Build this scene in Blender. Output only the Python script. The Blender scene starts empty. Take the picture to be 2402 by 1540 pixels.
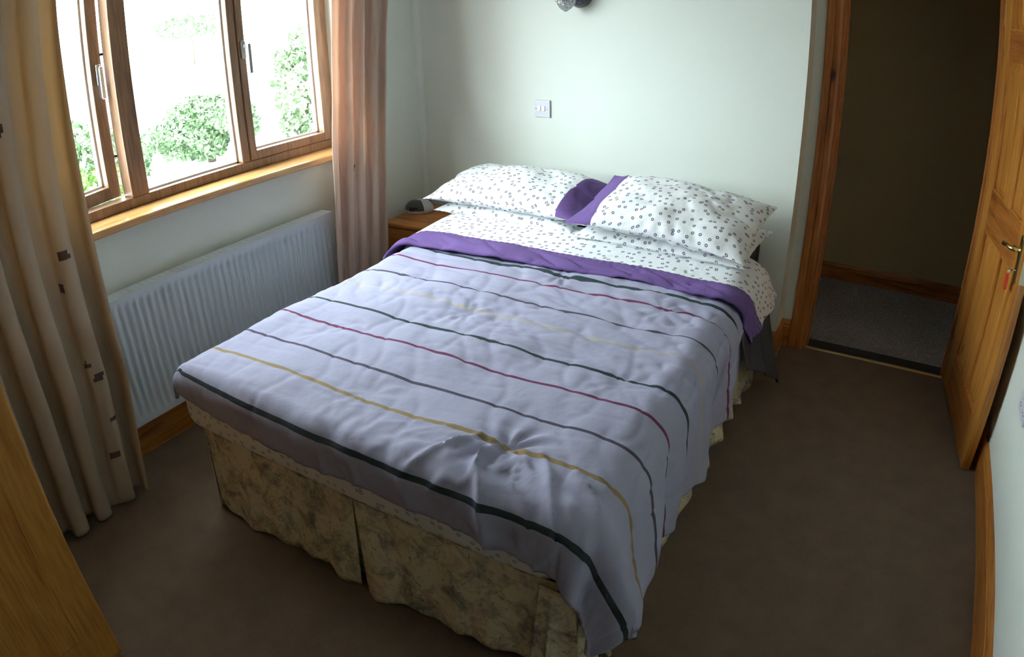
import bpy, bmesh, math, random
import numpy as np
from mathutils import Vector, Matrix

SC = bpy.context.scene
COL = SC.collection
PI = math.pi

# ------------------------------------------------------------------ camera
W_PX, H_PX, S_PX = 2402.0, 1540.0, 1400.0
CAM_R = [[0.8619645, -0.2075421, 0.4625403], [0.5066135, 0.3867694, -0.7705532], [-0.0189742, 0.8985186, 0.4385251]]
A_POLY = [0.8605763, 0.0290686, -0.1711239, 0.1253155]
cam_data = bpy.data.cameras.new('camera')
cam_data.type = 'PANO'
cam_data.panorama_type = 'FISHEYE_LENS_POLYNOMIAL'
cam_data.sensor_fit = 'HORIZONTAL'
cam_data.sensor_width = 36.0
cam_data.sensor_height = 36.0 * H_PX / W_PX
_q = W_PX / 36.0 / S_PX
cam_data.fisheye_polynomial_k0 = 0.0
cam_data.fisheye_polynomial_k1 = -A_POLY[0] * _q
cam_data.fisheye_polynomial_k2 = -A_POLY[1] * _q ** 2
cam_data.fisheye_polynomial_k3 = -A_POLY[2] * _q ** 3
cam_data.fisheye_polynomial_k4 = -A_POLY[3] * _q ** 4
cam_data.fisheye_fov = PI
cam_data.clip_start = 0.02
cam = bpy.data.objects.new('camera', cam_data)
COL.objects.link(cam)
M = Matrix([[CAM_R[i][0], CAM_R[i][1], CAM_R[i][2], (0, 0, 1.6)[i]] for i in range(3)] + [[0, 0, 0, 1]])
cam.matrix_world = M
SC.camera = cam

# ------------------------------------------------------------------ view, world, window portal
SC.view_settings.view_transform = 'Standard'
SC.view_settings.look = 'None'
SC.view_settings.exposure = 0.0
SC.view_settings.gamma = 1.0
SC.view_settings.use_curve_mapping = False
SC.cycles.use_denoising = True
SC.cycles.max_bounces = 10
SC.cycles.diffuse_bounces = 6
SC.cycles.transparent_max_bounces = 16
SC.cycles.sample_clamp_indirect = 8.0
world = bpy.data.worlds.new('world')
SC.world = world
world.use_nodes = True
bg = world.node_tree.nodes['Background']
# bright hazy sky with a broad glow where the sun stands behind thin cloud
_nt = world.node_tree
_tc = _nt.nodes.new('ShaderNodeTexCoord')
_dp = _nt.nodes.new('ShaderNodeVectorMath')
_dp.operation = 'DOT_PRODUCT'
_sd = Vector((-0.42, -0.82, 0.38)).normalized()
_dp.inputs[1].default_value = _sd
_nt.links.new(_tc.outputs['Generated'], _dp.inputs[0])
def _wm(op, a, b):
    n = _nt.nodes.new('ShaderNodeMath')
    n.operation = op
    for i, v in enumerate((a, b)):
        if hasattr(v, 'links'):
            _nt.links.new(v, n.inputs[i])
        else:
            n.inputs[i].default_value = v
    return n.outputs[0]
_g = _wm('POWER', _wm('MAXIMUM', _dp.outputs['Value'], 0.0), 5.0)
_nt.links.new(_wm('ADD', _wm('MULTIPLY', _g, 25.0), 20.0), bg.inputs[1])
bg.inputs[0].default_value = (0.88, 0.95, 1.0, 1)
# ------------------------------------------------------------------ materials
def new_mat(name):
    m = bpy.data.materials.new(name)
    m.use_nodes = True
    nt = m.node_tree
    return m, nt, nt.nodes, nt.links, nt.nodes['Principled BSDF']


def tex_coord(nt, kind='Object', scale=(1, 1, 1), rot=(0, 0, 0)):
    tc = nt.nodes.new('ShaderNodeTexCoord')
    mp = nt.nodes.new('ShaderNodeMapping')
    mp.inputs['Scale'].default_value = scale
    mp.inputs['Rotation'].default_value = rot
    nt.links.new(tc.outputs[kind], mp.inputs[0])
    return mp.outputs[0]


def noise(nt, vec, scale, detail=4, rough=0.5, dist=0.0):
    n = nt.nodes.new('ShaderNodeTexNoise')
    n.inputs['Scale'].default_value = scale
    n.inputs['Detail'].default_value = detail
    n.inputs['Roughness'].default_value = rough
    n.inputs['Distortion'].default_value = dist
    nt.links.new(vec, n.inputs['Vector'])
    return n.outputs['Fac']


def ramp(nt, fac, stops):
    r = nt.nodes.new('ShaderNodeValToRGB')
    e = r.color_ramp.elements
    while len(e) < len(stops):
        e.new(0.5)
    for i, (p, c) in enumerate(stops):
        e[i].position = p
        e[i].color = (*c, 1)
    nt.links.new(fac, r.inputs[0])
    return r.outputs[0]


def mix(nt, fac, a, b, mode='MIX'):
    n = nt.nodes.new('ShaderNodeMix')
    n.data_type = 'RGBA'
    n.blend_type = mode
    for i, v in ((0, fac), (6, a), (7, b)):
        if hasattr(v, 'links'):
            nt.links.new(v, n.inputs[i])
        else:
            n.inputs[i].default_value = v if i == 0 else (*v, 1)
    return n.outputs[2]


def math_n(nt, op, a, b=None, c=None):
    n = nt.nodes.new('ShaderNodeMath')
    n.operation = op
    for i, v in enumerate((a, b, c)):
        if v is None:
            continue
        if hasattr(v, 'links'):
            nt.links.new(v, n.inputs[i])
        else:
            n.inputs[i].default_value = v
    return n.outputs[0]


def bump(nt, bs, h, strength, dist):
    b = nt.nodes.new('ShaderNodeBump')
    b.inputs['Strength'].default_value = strength
    b.inputs['Distance'].default_value = dist
    nt.links.new(h, b.inputs['Height'])
    nt.links.new(b.outputs[0], bs.inputs['Normal'])


def simple(name, col, rough=0.6, metal=0.0, spec=0.5, var=0.0, vscale=8.0, bstr=0.0, bscale=200, bdist=0.002):
    m, nt, N, L, bs = new_mat(name)
    bs.inputs['Base Color'].default_value = (*col, 1)
    bs.inputs['Roughness'].default_value = rough
    bs.inputs['Metallic'].default_value = metal
    bs.inputs['Specular IOR Level'].default_value = spec
    v = tex_coord(nt)
    if var > 0:
        f = noise(nt, v, vscale, 4, 0.6)
        lo = tuple(c * (1 - var) for c in col)
        hi = tuple(min(1, c * (1 + var)) for c in col)
        L.new(ramp(nt, f, [(0.3, lo), (0.7, hi)]), bs.inputs['Base Color'])
    if bstr > 0:
        bump(nt, bs, noise(nt, v, bscale, 3, 0.6), bstr, bdist)
    return m


def pine(name, axis, base=(0.46, 0.165, 0.028), light=(0.60, 0.25, 0.05), dark=(0.24, 0.075, 0.014), rough=0.38, knots=True, seed=0.0):
    m, nt, N, L, bs = new_mat(name)
    tc = nt.nodes.new('ShaderNodeTexCoord')
    mp = nt.nodes.new('ShaderNodeMapping')
    mp.inputs['Location'].default_value = (seed, seed * 1.7, seed * 0.6)
    sc = [1.0, 1.0, 1.0]
    sc[axis] = 0.07
    mp.inputs['Scale'].default_value = sc
    L.new(tc.outputs['Object'], mp.inputs[0])
    g1 = noise(nt, mp.outputs[0], 26, 5, 0.6, 0.4)
    g2 = noise(nt, mp.outputs[0], 110, 3, 0.6, 0.2)
    c1 = ramp(nt, g1, [(0.28, dark), (0.45, base), (0.72, light)])
    c2 = ramp(nt, g2, [(0.30, tuple(0.6 * c for c in base)), (0.6, (1, 1, 1))])
    c = mix(nt, 0.45, c1, c2, 'MULTIPLY')
    if knots:
        mk = nt.nodes.new('ShaderNodeMapping')
        sk = [1.0, 1.0, 1.0]
        sk[axis] = 0.45
        mk.inputs['Scale'].default_value = sk
        mk.inputs['Location'].default_value = (seed * 2 + 0.3, seed, seed * 1.3)
        L.new(tc.outputs['Object'], mk.inputs[0])
        vo = nt.nodes.new('ShaderNodeTexVoronoi')
        vo.inputs['Scale'].default_value = 5.2
        L.new(mk.outputs[0], vo.inputs['Vector'])
        kf = ramp(nt, vo.outputs['Distance'], [(0.045, (1, 1, 1)), (0.085, (0, 0, 0))])
        c = mix(nt, kf, c, (0.06, 0.02, 0.008))
    L.new(c, bs.inputs['Base Color'])
    bs.inputs['Roughness'].default_value = rough
    bump(nt, bs, g2, 0.12, 0.002)
    return m


def wall_mat(name, col):
    m, nt, N, L, bs = new_mat(name)
    v = tex_coord(nt)
    f = noise(nt, v, 3.0, 5, 0.55)
    L.new(ramp(nt, f, [(0.3, tuple(c * 0.97 for c in col)), (0.7, col)]), bs.inputs['Base Color'])
    bs.inputs['Roughness'].default_value = 0.75
    bump(nt, bs, noise(nt, v, 90, 3, 0.6), 0.08, 0.002)
    return m


def carpet(name, lo, mid, hi, sc=1.0):
    m, nt, N, L, bs = new_mat(name)
    v = tex_coord(nt)
    f1 = noise(nt, v, 420 * sc, 2, 0.7)
    f2 = noise(nt, v, 9 * sc, 4, 0.65)
    a = ramp(nt, f1, [(0.32, lo), (0.5, mid), (0.7, hi)])
    b = ramp(nt, f2, [(0.3, (0.72, 0.72, 0.72)), (0.7, (1, 1, 1))])
    L.new(mix(nt, 0.8, a, b, 'MULTIPLY'), bs.inputs['Base Color'])
    bs.inputs['Roughness'].default_value = 0.95
    bs.inputs['Specular IOR Level'].default_value = 0.1
    bs.inputs['Sheen Weight'].default_value = 0.15
    bump(nt, bs, f1, 0.6, 0.004)
    return m


def ring_fabric(name, ink=(0.17, 0.16, 0.22), bst=0.7):
    """white cotton printed with small grey rings"""
    m, nt, N, L, bs = new_mat(name)
    v = tex_coord(nt, 'UV')
    vo = nt.nodes.new('ShaderNodeTexVoronoi')
    vo.voronoi_dimensions = '2D'
    vo.inputs['Scale'].default_value = 27.0
    vo.inputs['Randomness'].default_value = 0.85
    L.new(v, vo.inputs['Vector'])
    d = math_n(nt, 'ABSOLUTE', math_n(nt, 'SUBTRACT', vo.outputs['Distance'], 0.125))
    rf = ramp(nt, d, [(0.045, (1, 1, 1)), (0.075, (0, 0, 0))])
    L.new(mix(nt, rf, (0.86, 0.88, 0.89), ink), bs.inputs['Base Color'])
    bs.inputs['Roughness'].default_value = 0.85
    bs.inputs['Specular IOR Level'].default_value = 0.15
    vv = tex_coord(nt, 'UV', (1, 1, 1))
    bump(nt, bs, noise(nt, vv, 12, 4, 0.5, 0.3), bst, 0.012)
    return m


def cloth(name, col, bsc=12, bst=0.4, bd=0.01, rough=0.85, var=0.06):
    m, nt, N, L, bs = new_mat(name)
    v = tex_coord(nt, 'UV')
    f = noise(nt, v, 6, 5, 0.6)
    L.new(ramp(nt, f, [(0.3, tuple(c * (1 - var) for c in col)), (0.7, col)]), bs.inputs['Base Color'])
    bs.inputs['Roughness'].default_value = rough
    bs.inputs['Specular IOR Level'].default_value = 0.15
    n1 = noise(nt, v, bsc, 4, 0.5, 0.25)
    n2 = noise(nt, v, 700, 2, 0.5)
    h = math_n(nt, 'ADD', n1, math_n(nt, 'MULTIPLY', n2, 0.04))
    bump(nt, bs, h, bst, bd)
    return m


def floral(name):
    m, nt, N, L, bs = new_mat(name)
    v = tex_coord(nt, 'Object', (1, 0.8, 1))
    f1 = noise(nt, v, 13, 6, 0.75, 0.5)
    f2 = noise(nt, v, 8, 5, 0.7, 0.6)
    f3 = noise(nt, v, 48, 4, 0.7, 0.8)
    a = ramp(nt, f1, [(0.36, (0.22, 0.20, 0.19)), (0.46, (0.50, 0.45, 0.30)), (0.54, (0.72, 0.64, 0.44))])
    mk = ramp(nt, f2, [(0.57, (0, 0, 0)), (0.68, (0.75, 0.75, 0.75))])
    b = mix(nt, mk, a, (0.50, 0.30, 0.25))
    mk2 = ramp(nt, f3, [(0.33, (0.8, 0.8, 0.8)), (0.42, (0, 0, 0))])
    L.new(mix(nt, mk2, b, (0.15, 0.14, 0.13)), bs.inputs['Base Color'])
    bs.inputs['Roughness'].default_value = 0.9
    bs.inputs['Specular IOR Level'].default_value = 0.1
    return m


def curtain_mat(name, col, tcol, tf):
    m, nt, N, L, bs = new_mat(name)
    out = nt.nodes['Material Output']
    v = tex_coord(nt, 'UV', (1, 1, 1))
    f = noise(nt, v, 300, 2, 0.6)
    L.new(ramp(nt, f, [(0.3, tuple(c * 0.9 for c in col)), (0.7, col)]), bs.inputs['Base Color'])
    bs.inputs['Roughness'].default_value = 0.8
    bs.inputs['Specular IOR Level'].default_value = 0.2
    tr = nt.nodes.new('ShaderNodeBsdfTranslucent')
    tr.inputs[0].default_value = (*tcol, 1)
    mx = nt.nodes.new('ShaderNodeMixShader')
    mx.inputs[0].default_value = tf
    L.new(bs.outputs[0], mx.inputs[1])
    L.new(tr.outputs[0], mx.inputs[2])
    L.new(mx.outputs[0], out.inputs[0])
    return m


def glass_mat():
    m, nt, N, L, bs = new_mat('window_glass')
    N.remove(bs)
    t = N.new('ShaderNodeBsdfTransparent')
    t.inputs[0].default_value = (0.93, 0.97, 0.96, 1)
    g = N.new('ShaderNodeBsdfGlossy')
    g.inputs['Roughness'].default_value = 0.02
    fr = N.new('ShaderNodeLayerWeight')
    fr.inputs[0].default_value = 0.5
    mx = N.new('ShaderNodeMixShader')
    f5 = math_n(nt, 'POWER', fr.outputs['Facing'], 5.0)
    L.new(math_n(nt, 'MULTIPLY_ADD', f5, 0.85, 0.03), mx.inputs[0])
    L.new(t.outputs[0], mx.inputs[1])
    L.new(g.outputs[0], mx.inputs[2])
    L.new(mx.outputs[0], N['Material Output'].inputs[0])
    return m


MT = dict(
    wall=wall_mat('painted_plaster', (0.76, 0.80, 0.74)),
    wall_f=wall_mat('darkened_front_wall', (0.22, 0.17, 0.12)),  # unseen wall behind the camera, brown chosen to cut bounced fill light
    hallwall=wall_mat('hall_plaster', (0.56, 0.45, 0.27)),
    ceil=wall_mat('ceiling_paint', (0.62, 0.60, 0.57)),
    carpet=carpet('brown_carpet', (0.112, 0.074, 0.047), (0.178, 0.120, 0.078), (0.25, 0.178, 0.122)),
    hallcarpet=carpet('grey_carpet', (0.17, 0.17, 0.17), (0.42, 0.41, 0.41), (0.70, 0.68, 0.68), 0.28),
    pine_x=pine('pine_along_x', 0), pine_y=pine('pine_along_y', 1), pine_z=pine('pine_along_z', 2),
    door_z=pine('door_pine_upright', 2, (0.50, 0.195, 0.030), (0.63, 0.28, 0.055), (0.27, 0.085, 0.015), seed=0.37),
    door_r=pine('door_pine_rail', 0, (0.40, 0.13, 0.022), (0.50, 0.19, 0.04), (0.20, 0.06, 0.012), seed=0.9),
    ward=pine('wardrobe_pine', 2, (0.56, 0.25, 0.045), (0.66, 0.33, 0.07), (0.42, 0.17, 0.03), seed=0.15),
    arch_z=pine('architrave_pine', 2, (0.42, 0.15, 0.035), (0.56, 0.23, 0.06), (0.20, 0.065, 0.018), seed=1.3),
    sill=pine('sill_pine', 1, (0.58, 0.30, 0.11), (0.70, 0.42, 0.19), (0.45, 0.22, 0.07), 0.16, False),
    frame=pine('window_frame_brown', 2, (0.24, 0.135, 0.075), (0.30, 0.175, 0.10), (0.18, 0.10, 0.052), 0.35, False),
    rad=simple('radiator_enamel', (0.62, 0.68, 0.74), 0.35),
    white=simple('white_plastic', (0.68, 0.68, 0.75), 0.3),
    white2=simple('rocker_white', (0.90, 0.91, 0.92), 0.25),
    dark=simple('dark_plastic', (0.03, 0.03, 0.03), 0.25),
    brass=simple('brass', (0.72, 0.58, 0.27), 0.28, 1.0),
    chrome=simple('chrome', (0.7, 0.7, 0.72), 0.18, 1.0),
    darkmetal=simple('dark_metal', (0.10, 0.10, 0.11), 0.25, 0.9),
    red=simple('red_plastic', (0.62, 0.05, 0.02), 0.35),
    ivory=simple('ivory_grip', (0.75, 0.68, 0.50), 0.3),
    head=simple('headboard_velour', (0.035, 0.026, 0.026), 0.8, bstr=0.3, bscale=300),
    ring=ring_fabric('ring_print_cotton'),
    sheet=ring_fabric('sprigged_sheet_cotton', (0.42, 0.47, 0.43), 0.4),
    purple=cloth('purple_cotton', (0.165, 0.098, 0.28), 16, 0.4, 0.01),
    purple_d=cloth('purple_cotton_underside', (0.10, 0.055, 0.13), 16, 0.3, 0.006),
    grey=cloth('lilac_grey_cotton', (0.385, 0.38, 0.51), 9, 0.4, 0.014),
    s_teal=cloth('teal_stripe', (0.040, 0.056, 0.062), 9, 0.6, 0.018),
    s_slate=cloth('slate_stripe', (0.085, 0.075, 0.11), 9, 0.6, 0.018),
    s_plum=cloth('plum_stripe', (0.165, 0.045, 0.10), 9, 0.6, 0.018),
    s_must=cloth('mustard_stripe', (0.31, 0.225, 0.12), 9, 0.4, 0.014),
    s_pale=cloth('straw_stripe', (0.46, 0.40, 0.33), 9, 0.4, 0.014),
    darkgrey=cloth('charcoal_cloth', (0.065, 0.062, 0.068), 12, 0.4, 0.01),
    floral=floral('floral_valance'),
    curtain=curtain_mat('beige_curtain', (0.50, 0.42, 0.33), (0.84, 0.62, 0.36), 0.20),
    curtain2=curtain_mat('pinkish_beige_curtain', (0.66, 0.53, 0.45), (0.90, 0.66, 0.52), 0.32),
    motif=simple('brown_motif', (0.09, 0.045, 0.04), 0.8),
    leaf=simple('leaf_green', (0.10, 0.19, 0.035), 0.6, var=0.5, vscale=3.0),
    leaf2=simple('leaf_grey_green', (0.10, 0.165, 0.075), 0.6, var=0.5, vscale=3.0),
    bark=simple('bark', (0.10, 0.07, 0.05), 0.9, var=0.3),
    ground=simple('pale_gravel', (0.60, 0.60, 0.57), 0.9, var=0.12, vscale=2.0),
    glass=glass_mat(),
    pewter=simple('pewter_handle', (0.30, 0.30, 0.29), 0.4, 0.6),
    dark_strip=simple('dark_carpet_edge', (0.05, 0.05, 0.055), 0.95, spec=0.1),
)


# ------------------------------------------------------------------ object helpers
def link(name, me, mats, parent=None, smooth=False, loc=None):
    o = bpy.data.objects.new(name, me)
    COL.objects.link(o)
    for m in (mats if isinstance(mats, (list, tuple)) else [mats]):
        me.materials.append(m)
    if smooth:
        for p in me.polygons:
            p.use_smooth = True
    if parent is not None:
        o.parent = parent
        o.matrix_parent_inverse = parent.matrix_world.inverted() if parent.get('_w') else Matrix()
    if loc is not None:
        o.location = loc
    return o


def empty(name, loc=(0, 0, 0), rz=0.0):
    o = bpy.data.objects.new(name, None)
    COL.objects.link(o)
    o.location = loc
    o.rotation_euler = (0, 0, rz)
    o.empty_display_size = 0.1
    return o


def tag(o, label=None, cat=None, group=None, kind=None):
    if label:
        o['label'] = label
    if cat:
        o['category'] = cat
    if group:
        o['group'] = group
    if kind:
        o['kind'] = kind
    return o


def bm_box(bm, lo, hi, bevel=0.0, mat=0, seg=2):
    g = bmesh.ops.create_cube(bm, size=1.0)
    vs = g['verts']
    c = [(lo[i] + hi[i]) / 2 for i in range(3)]
    s = [(hi[i] - lo[i]) for i in range(3)]
    for v in vs:
        v.co = Vector((c[0] + v.co.x * s[0], c[1] + v.co.y * s[1], c[2] + v.co.z * s[2]))
    fs = set(f for v in vs for f in v.link_faces)
    for f in fs:
        f.material_index = mat
    if bevel > 0:
        es = list(set(e for v in vs for e in v.link_edges))
        bmesh.ops.bevel(bm, geom=es, offset=bevel, segments=seg, affect='EDGES', profile=0.5)


def box_mesh(boxes, bevel=0.0, seg=2):
    bm = bmesh.new()
    for b in boxes:
        bm_box(bm, b[0], b[1], b[2] if len(b) > 2 else bevel, b[3] if len(b) > 3 else 0, seg)
    me = bpy.data.meshes.new('m')
    bm.to_mesh(me)
    bm.free()
    return me


def boxes(name, bl, mat, parent=None, bevel=0.0, seg=2):
    return link(name, box_mesh(bl, bevel, seg), mat, parent)


def struct(o):
    o['kind'] = 'structure'
    return o


def prism(name, prof, path, mat, parent=None, closed_prof=True):
    """sweep a 2D profile [(offset, z)] along a polyline of (x, y, nx, ny): offset goes along the normal"""
    verts, faces = [], []
    n = len(prof)
    for (x, y, nx, ny) in path:
        for (o, z) in prof:
            verts.append((x + nx * o, y + ny * o, z))
    for i in range(len(path) - 1):
        for j in range(n):
            k = (j + 1) % n
            faces.append((i * n + j, i * n + k, (i + 1) * n + k, (i + 1) * n + j))
    faces.append(tuple(range(n)))
    faces.append(tuple((len(path) - 1) * n + j for j in reversed(range(n))))
    me = bpy.data.meshes.new(name)
    me.from_pydata(verts, [], faces)
    fix_normals(me)
    return link(name, me, mat, parent)


def fix_normals(me):
    bm = bmesh.new()
    bm.from_mesh(me)
    bmesh.ops.recalc_face_normals(bm, faces=bm.faces)
    bm.to_mesh(me)
    bm.free()


def lathe(name, prof, mat, parent=None, loc=(0, 0, 0), axis='Z', n=32, smooth=True, squash=(1, 1, 1)):
    verts, faces = [], []
    for (r, z) in prof:
        for k in range(n):
            a = 2 * PI * k / n
            p = (r * math.cos(a), r * math.sin(a), z)
            if axis == 'Y':
                p = (p[0], p[2], p[1])
            elif axis == 'X':
                p = (p[2], p[0], p[1])
            verts.append(tuple(p[i] * squash[i] + loc[i] for i in range(3)))
    for i in range(len(prof) - 1):
        for k in range(n):
            faces.append((i * n + k, i * n + (k + 1) % n, (i + 1) * n + (k + 1) % n, (i + 1) * n + k))
    faces.append(tuple(range(n)))
    faces.append(tuple((len(prof) - 1) * n + k for k in reversed(range(n))))
    me = bpy.data.meshes.new(name)
    me.from_pydata(verts, [], faces)
    fix_normals(me)
    return link(name, me, mat, parent, smooth)


def tube(name, pts, r, mat, parent=None, n=10, radii=None):
    verts, faces = [], []
    P = [Vector(p) for p in pts]
    for i, p in enumerate(P):
        t = (P[min(i + 1, len(P) - 1)] - P[max(i - 1, 0)]).normalized()
        up = Vector((0, 0, 1)) if abs(t.z) < 0.9 else Vector((1, 0, 0))
        a = t.cross(up).normalized()
        b = t.cross(a).normalized()
        rr = radii[i] if radii else r
        for k in range(n):
            q = 2 * PI * k / n
            verts.append(tuple(p + a * rr * math.cos(q) + b * rr * math.sin(q)))
    for i in range(len(P) - 1):
        for k in range(n):
            faces.append((i * n + k, i * n + (k + 1) % n, (i + 1) * n + (k + 1) % n, (i + 1) * n + k))
    faces.append(tuple(range(n)))
    faces.append(tuple((len(P) - 1) * n + k for k in reversed(range(n))))
    me = bpy.data.meshes.new(name)
    me.from_pydata(verts, [], faces)
    fix_normals(me)
    return link(name, me, mat, parent, True)


_rng = np.random.RandomState(7)
_tab = _rng.rand(256, 256)


def vn(x, y):
    """smooth value noise in -1..1 (numpy arrays)"""
    x = np.asarray(x, float)
    y = np.asarray(y, float)
    xi = np.floor(x).astype(int)
    yi = np.floor(y).astype(int)
    fx = x - xi
    fy = y - yi
    fx = fx * fx * (3 - 2 * fx)
    fy = fy * fy * (3 - 2 * fy)
    t = lambda i, j: _tab[(i & 255), (j & 255)]
    v = (t(xi, yi) * (1 - fx) + t(xi + 1, yi) * fx) * (1 - fy) + (t(xi, yi + 1) * (1 - fx) + t(xi + 1, yi + 1) * fx) * fy
    return v * 2 - 1


def grid_mesh(name, P, uv, matidx=None, close=False):
    """P: (n, m, 3) array -> mesh with uv in metres"""
    n, m = P.shape[:2]
    idx = np.arange(n * m).reshape(n, m)
    q = np.stack([idx[:-1, :-1], idx[1:, :-1], idx[1:, 1:], idx[:-1, 1:]], -1).reshape(-1, 4)
    me = bpy.data.meshes.new(name)
    me.from_pydata([tuple(v) for v in P.reshape(-1, 3)], [], [tuple(int(i) for i in f) for f in q])
    ul = me.uv_layers.new(name='UVMap')
    U = uv.reshape(-1, 2)
    li = np.empty(len(me.loops), dtype=np.int32)
    me.loops.foreach_get('vertex_index', li)
    ul.data.foreach_set('uv', U[li].ravel().astype(np.float32))
    if matidx is not None:
        me.polygons.foreach_set('material_index', matidx.ravel().astype(np.int32))
    return me


def grid_normals(P):
    du = np.gradient(P, axis=0)
    dv = np.gradient(P, axis=1)
    n = np.cross(du, dv)
    n /= np.maximum(np.linalg.norm(n, axis=2, keepdims=True), 1e-9)
    return n


def solid(o, t, off=-1):
    md = o.modifiers.new('thickness', 'SOLIDIFY')
    md.thickness = t
    md.offset = off
    return o


# ------------------------------------------------------------------ room shell
WX, BY, RX, DY, HY = -2.443, 3.128, 0.624, 3.31, 4.435
CZ = 2.40
FRONT = -2.30
WY0, WY1, WZ0, WZ1 = 0.86, 2.54, 0.955, 2.10        # window opening
JX0, JX1, JZ = -0.285, 0.49, 2.02                    # door opening in the wall

struct(boxes('floor', [((WX - 0.3, FRONT - 0.1, -0.1), (RX + 0.1, DY + 0.035, 0))], MT['carpet']))
struct(boxes('floor_hall', [((-1.9, DY + 0.035, -0.1), (1.9, HY + 0.1, -0.002))], MT['hallcarpet']))
struct(boxes('ceiling', [((WX - 0.3, FRONT - 0.1, CZ), (RX + 0.1, DY + 0.12, CZ + 0.1))], MT['ceil']))
struct(boxes('ceiling_hall', [((-1.9, DY + 0.12, CZ), (1.9, HY + 0.1, CZ + 0.1))], MT['ceil']))
struct(boxes('wall_left', [
    ((WX - 0.19, FRONT - 0.1, 0), (WX, WY0, CZ)),
    ((WX - 0.19, WY1, 0), (WX, DY + 0.12, CZ)),
    ((WX - 0.19, WY0, 0), (WX, WY1, WZ0 - 0.03)),
    ((WX - 0.19, WY0, WZ1), (WX, WY1, CZ))], MT['wall']))
struct(boxes('wall_back', [((WX, BY, 0), (-0.392, DY + 0.12, CZ), 0.0)], MT['wall']))
struct(boxes('wall_doorway', [
    ((-0.392, DY, 0), (JX0, DY + 0.12, CZ)),
    ((JX1, DY, 0), (RX + 0.1, DY + 0.12, CZ)),
    ((JX0, DY, JZ), (JX1, DY + 0.12, CZ))], MT['wall']))
struct(boxes('wall_right', [((RX, FRONT - 0.1, 0), (RX + 0.1, DY, CZ))], MT['wall']))
struct(boxes('wall_front', [((WX, FRONT - 0.1, 0), (RX, FRONT, CZ))], MT['wall_f']))
struct(boxes('wall_hall', [((-1.9, HY, 0), (1.9, HY + 0.1, CZ))], MT['hallwall']))
struct(boxes('wall_hall_left', [((-2.0, DY + 0.12, 0), (-1.9, HY + 0.1, CZ))], MT['hallwall']))
struct(boxes('wall_hall_right', [((1.9, DY + 0.12, 0), (2.0, HY + 0.1, CZ))], MT['hallwall']))
struct(boxes('wall_hall_front', [((-1.9, DY + 0.12, 0), (JX0, DY + 0.14, CZ)), ((JX1, DY + 0.12, 0), (1.9, DY + 0.14, CZ))], MT['hallwall']))


def skirt_prof(h, t=0.018):
    return [(0, 0), (t, 0), (t, h - 0.035), (t - 0.004, h - 0.030), (t - 0.003, h - 0.020), (t - 0.009, h - 0.008), (0.004, h), (0, h)]


struct(prism('baseboard_left', skirt_prof(0.147), [(WX, FRONT, 1, 0), (WX, BY, 1, 0)], MT['pine_y']))
struct(prism('baseboard_right', skirt_prof(0.143), [(RX, FRONT, -1, 0), (RX, DY, -1, 0)], MT['pine_y']))
struct(prism('baseboard_back', skirt_prof(0.145), [(WX + 0.018, BY, 0, -1), (-0.392, BY, 0.999, -0.999), (-0.392, DY - 0.018, 1, 0)], MT['pine_x']))
struct(prism('baseboard_doorway', skirt_prof(0.145), [(-0.392, DY, 0, -1), (-0.346, DY, 0, -1)], MT['pine_x']))
struct(prism('baseboard_hall', skirt_prof(0.107), [(-1.9, HY, 0, -1), (1.9, HY, 0, -1)], MT['pine_x']))
# chamfered wall-coloured strip in the corner of the window wall and the bed wall
struct(prism('trim_1', [(0, 0), (0.001, 0), (0.001, CZ), (0, CZ)], [(WX, BY - 0.03, 1, 0), (WX + 0.012, BY - 0.028, 1, -1), (WX + 0.028, BY - 0.012, 1, -1), (WX + 0.03, BY, 0, -1)], MT['wall']))
# carpet bar at the doorway
struct(prism('trim_2', [(0, 0), (0.03, 0), (0.022, 0.005), (0.008, 0.005)], [(JX0 + 0.03, DY + 0.02, 0, 1), (JX1 - 0.03, DY + 0.02, 0, 1)], MT['brass']))

struct(boxes('trim_3', [((JX0 + 0.028, DY + 0.046, -0.01), (JX1 - 0.028, DY + 0.135, 0.002))], MT['dark_strip']))
# ------------------------------------------------------------------ doorway and door
dr = struct(empty('door_1', (0, 0, 0)))
boxes('door_lining', [((JX0, DY - 0.002, 0), (JX0 + 0.028, DY + 0.122, JZ)), ((JX1 - 0.028, DY - 0.002, 0), (JX1, DY + 0.122, JZ)),
                      ((JX0, DY - 0.002, JZ - 0.028), (JX1, DY + 0.122, JZ)),
                      ((JX0 + 0.028, DY + 0.045, 0), (JX0 + 0.040, DY + 0.075, JZ - 0.028)),
                      ((JX1 - 0.040, DY + 0.045, 0), (JX1 - 0.028, DY + 0.075, JZ - 0.028))], MT['arch_z'], dr)
for nm, xa, sx in (('architrave', JX0 + 0.014, -1), ('architrave', JX1 - 0.014, 1)):
    verts = []
    prof = [(0, 0), (0, 0.012), (0.012, 0.017), (0.030, 0.015), (0.034, 0.010), (0.038, 0.016), (0.066, 0.019), (0.072, 0.014), (0.074, 0)]
    for z in (0, JZ + 0.06):
        for (u, t) in prof:
            verts.append((xa + sx * u, DY - t, z))
    n = len(prof)
    faces = [(j, (j + 1) % n, n + (j + 1) % n, n + j) for j in range(n)] + [tuple(range(n)), tuple(reversed(range(n, 2 * n)))]
    me = bpy.data.meshes.new('architrave')
    me.from_pydata(verts, [], faces)
    fix_normals(me)
    link(nm, me, MT['arch_z'], dr)
boxes('architrave_head', [((JX0 - 0.06, DY - 0.018, JZ - 0.014), (JX1 + 0.06, DY, JZ + 0.06))], MT['arch_z'], dr, 0.004)

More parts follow.
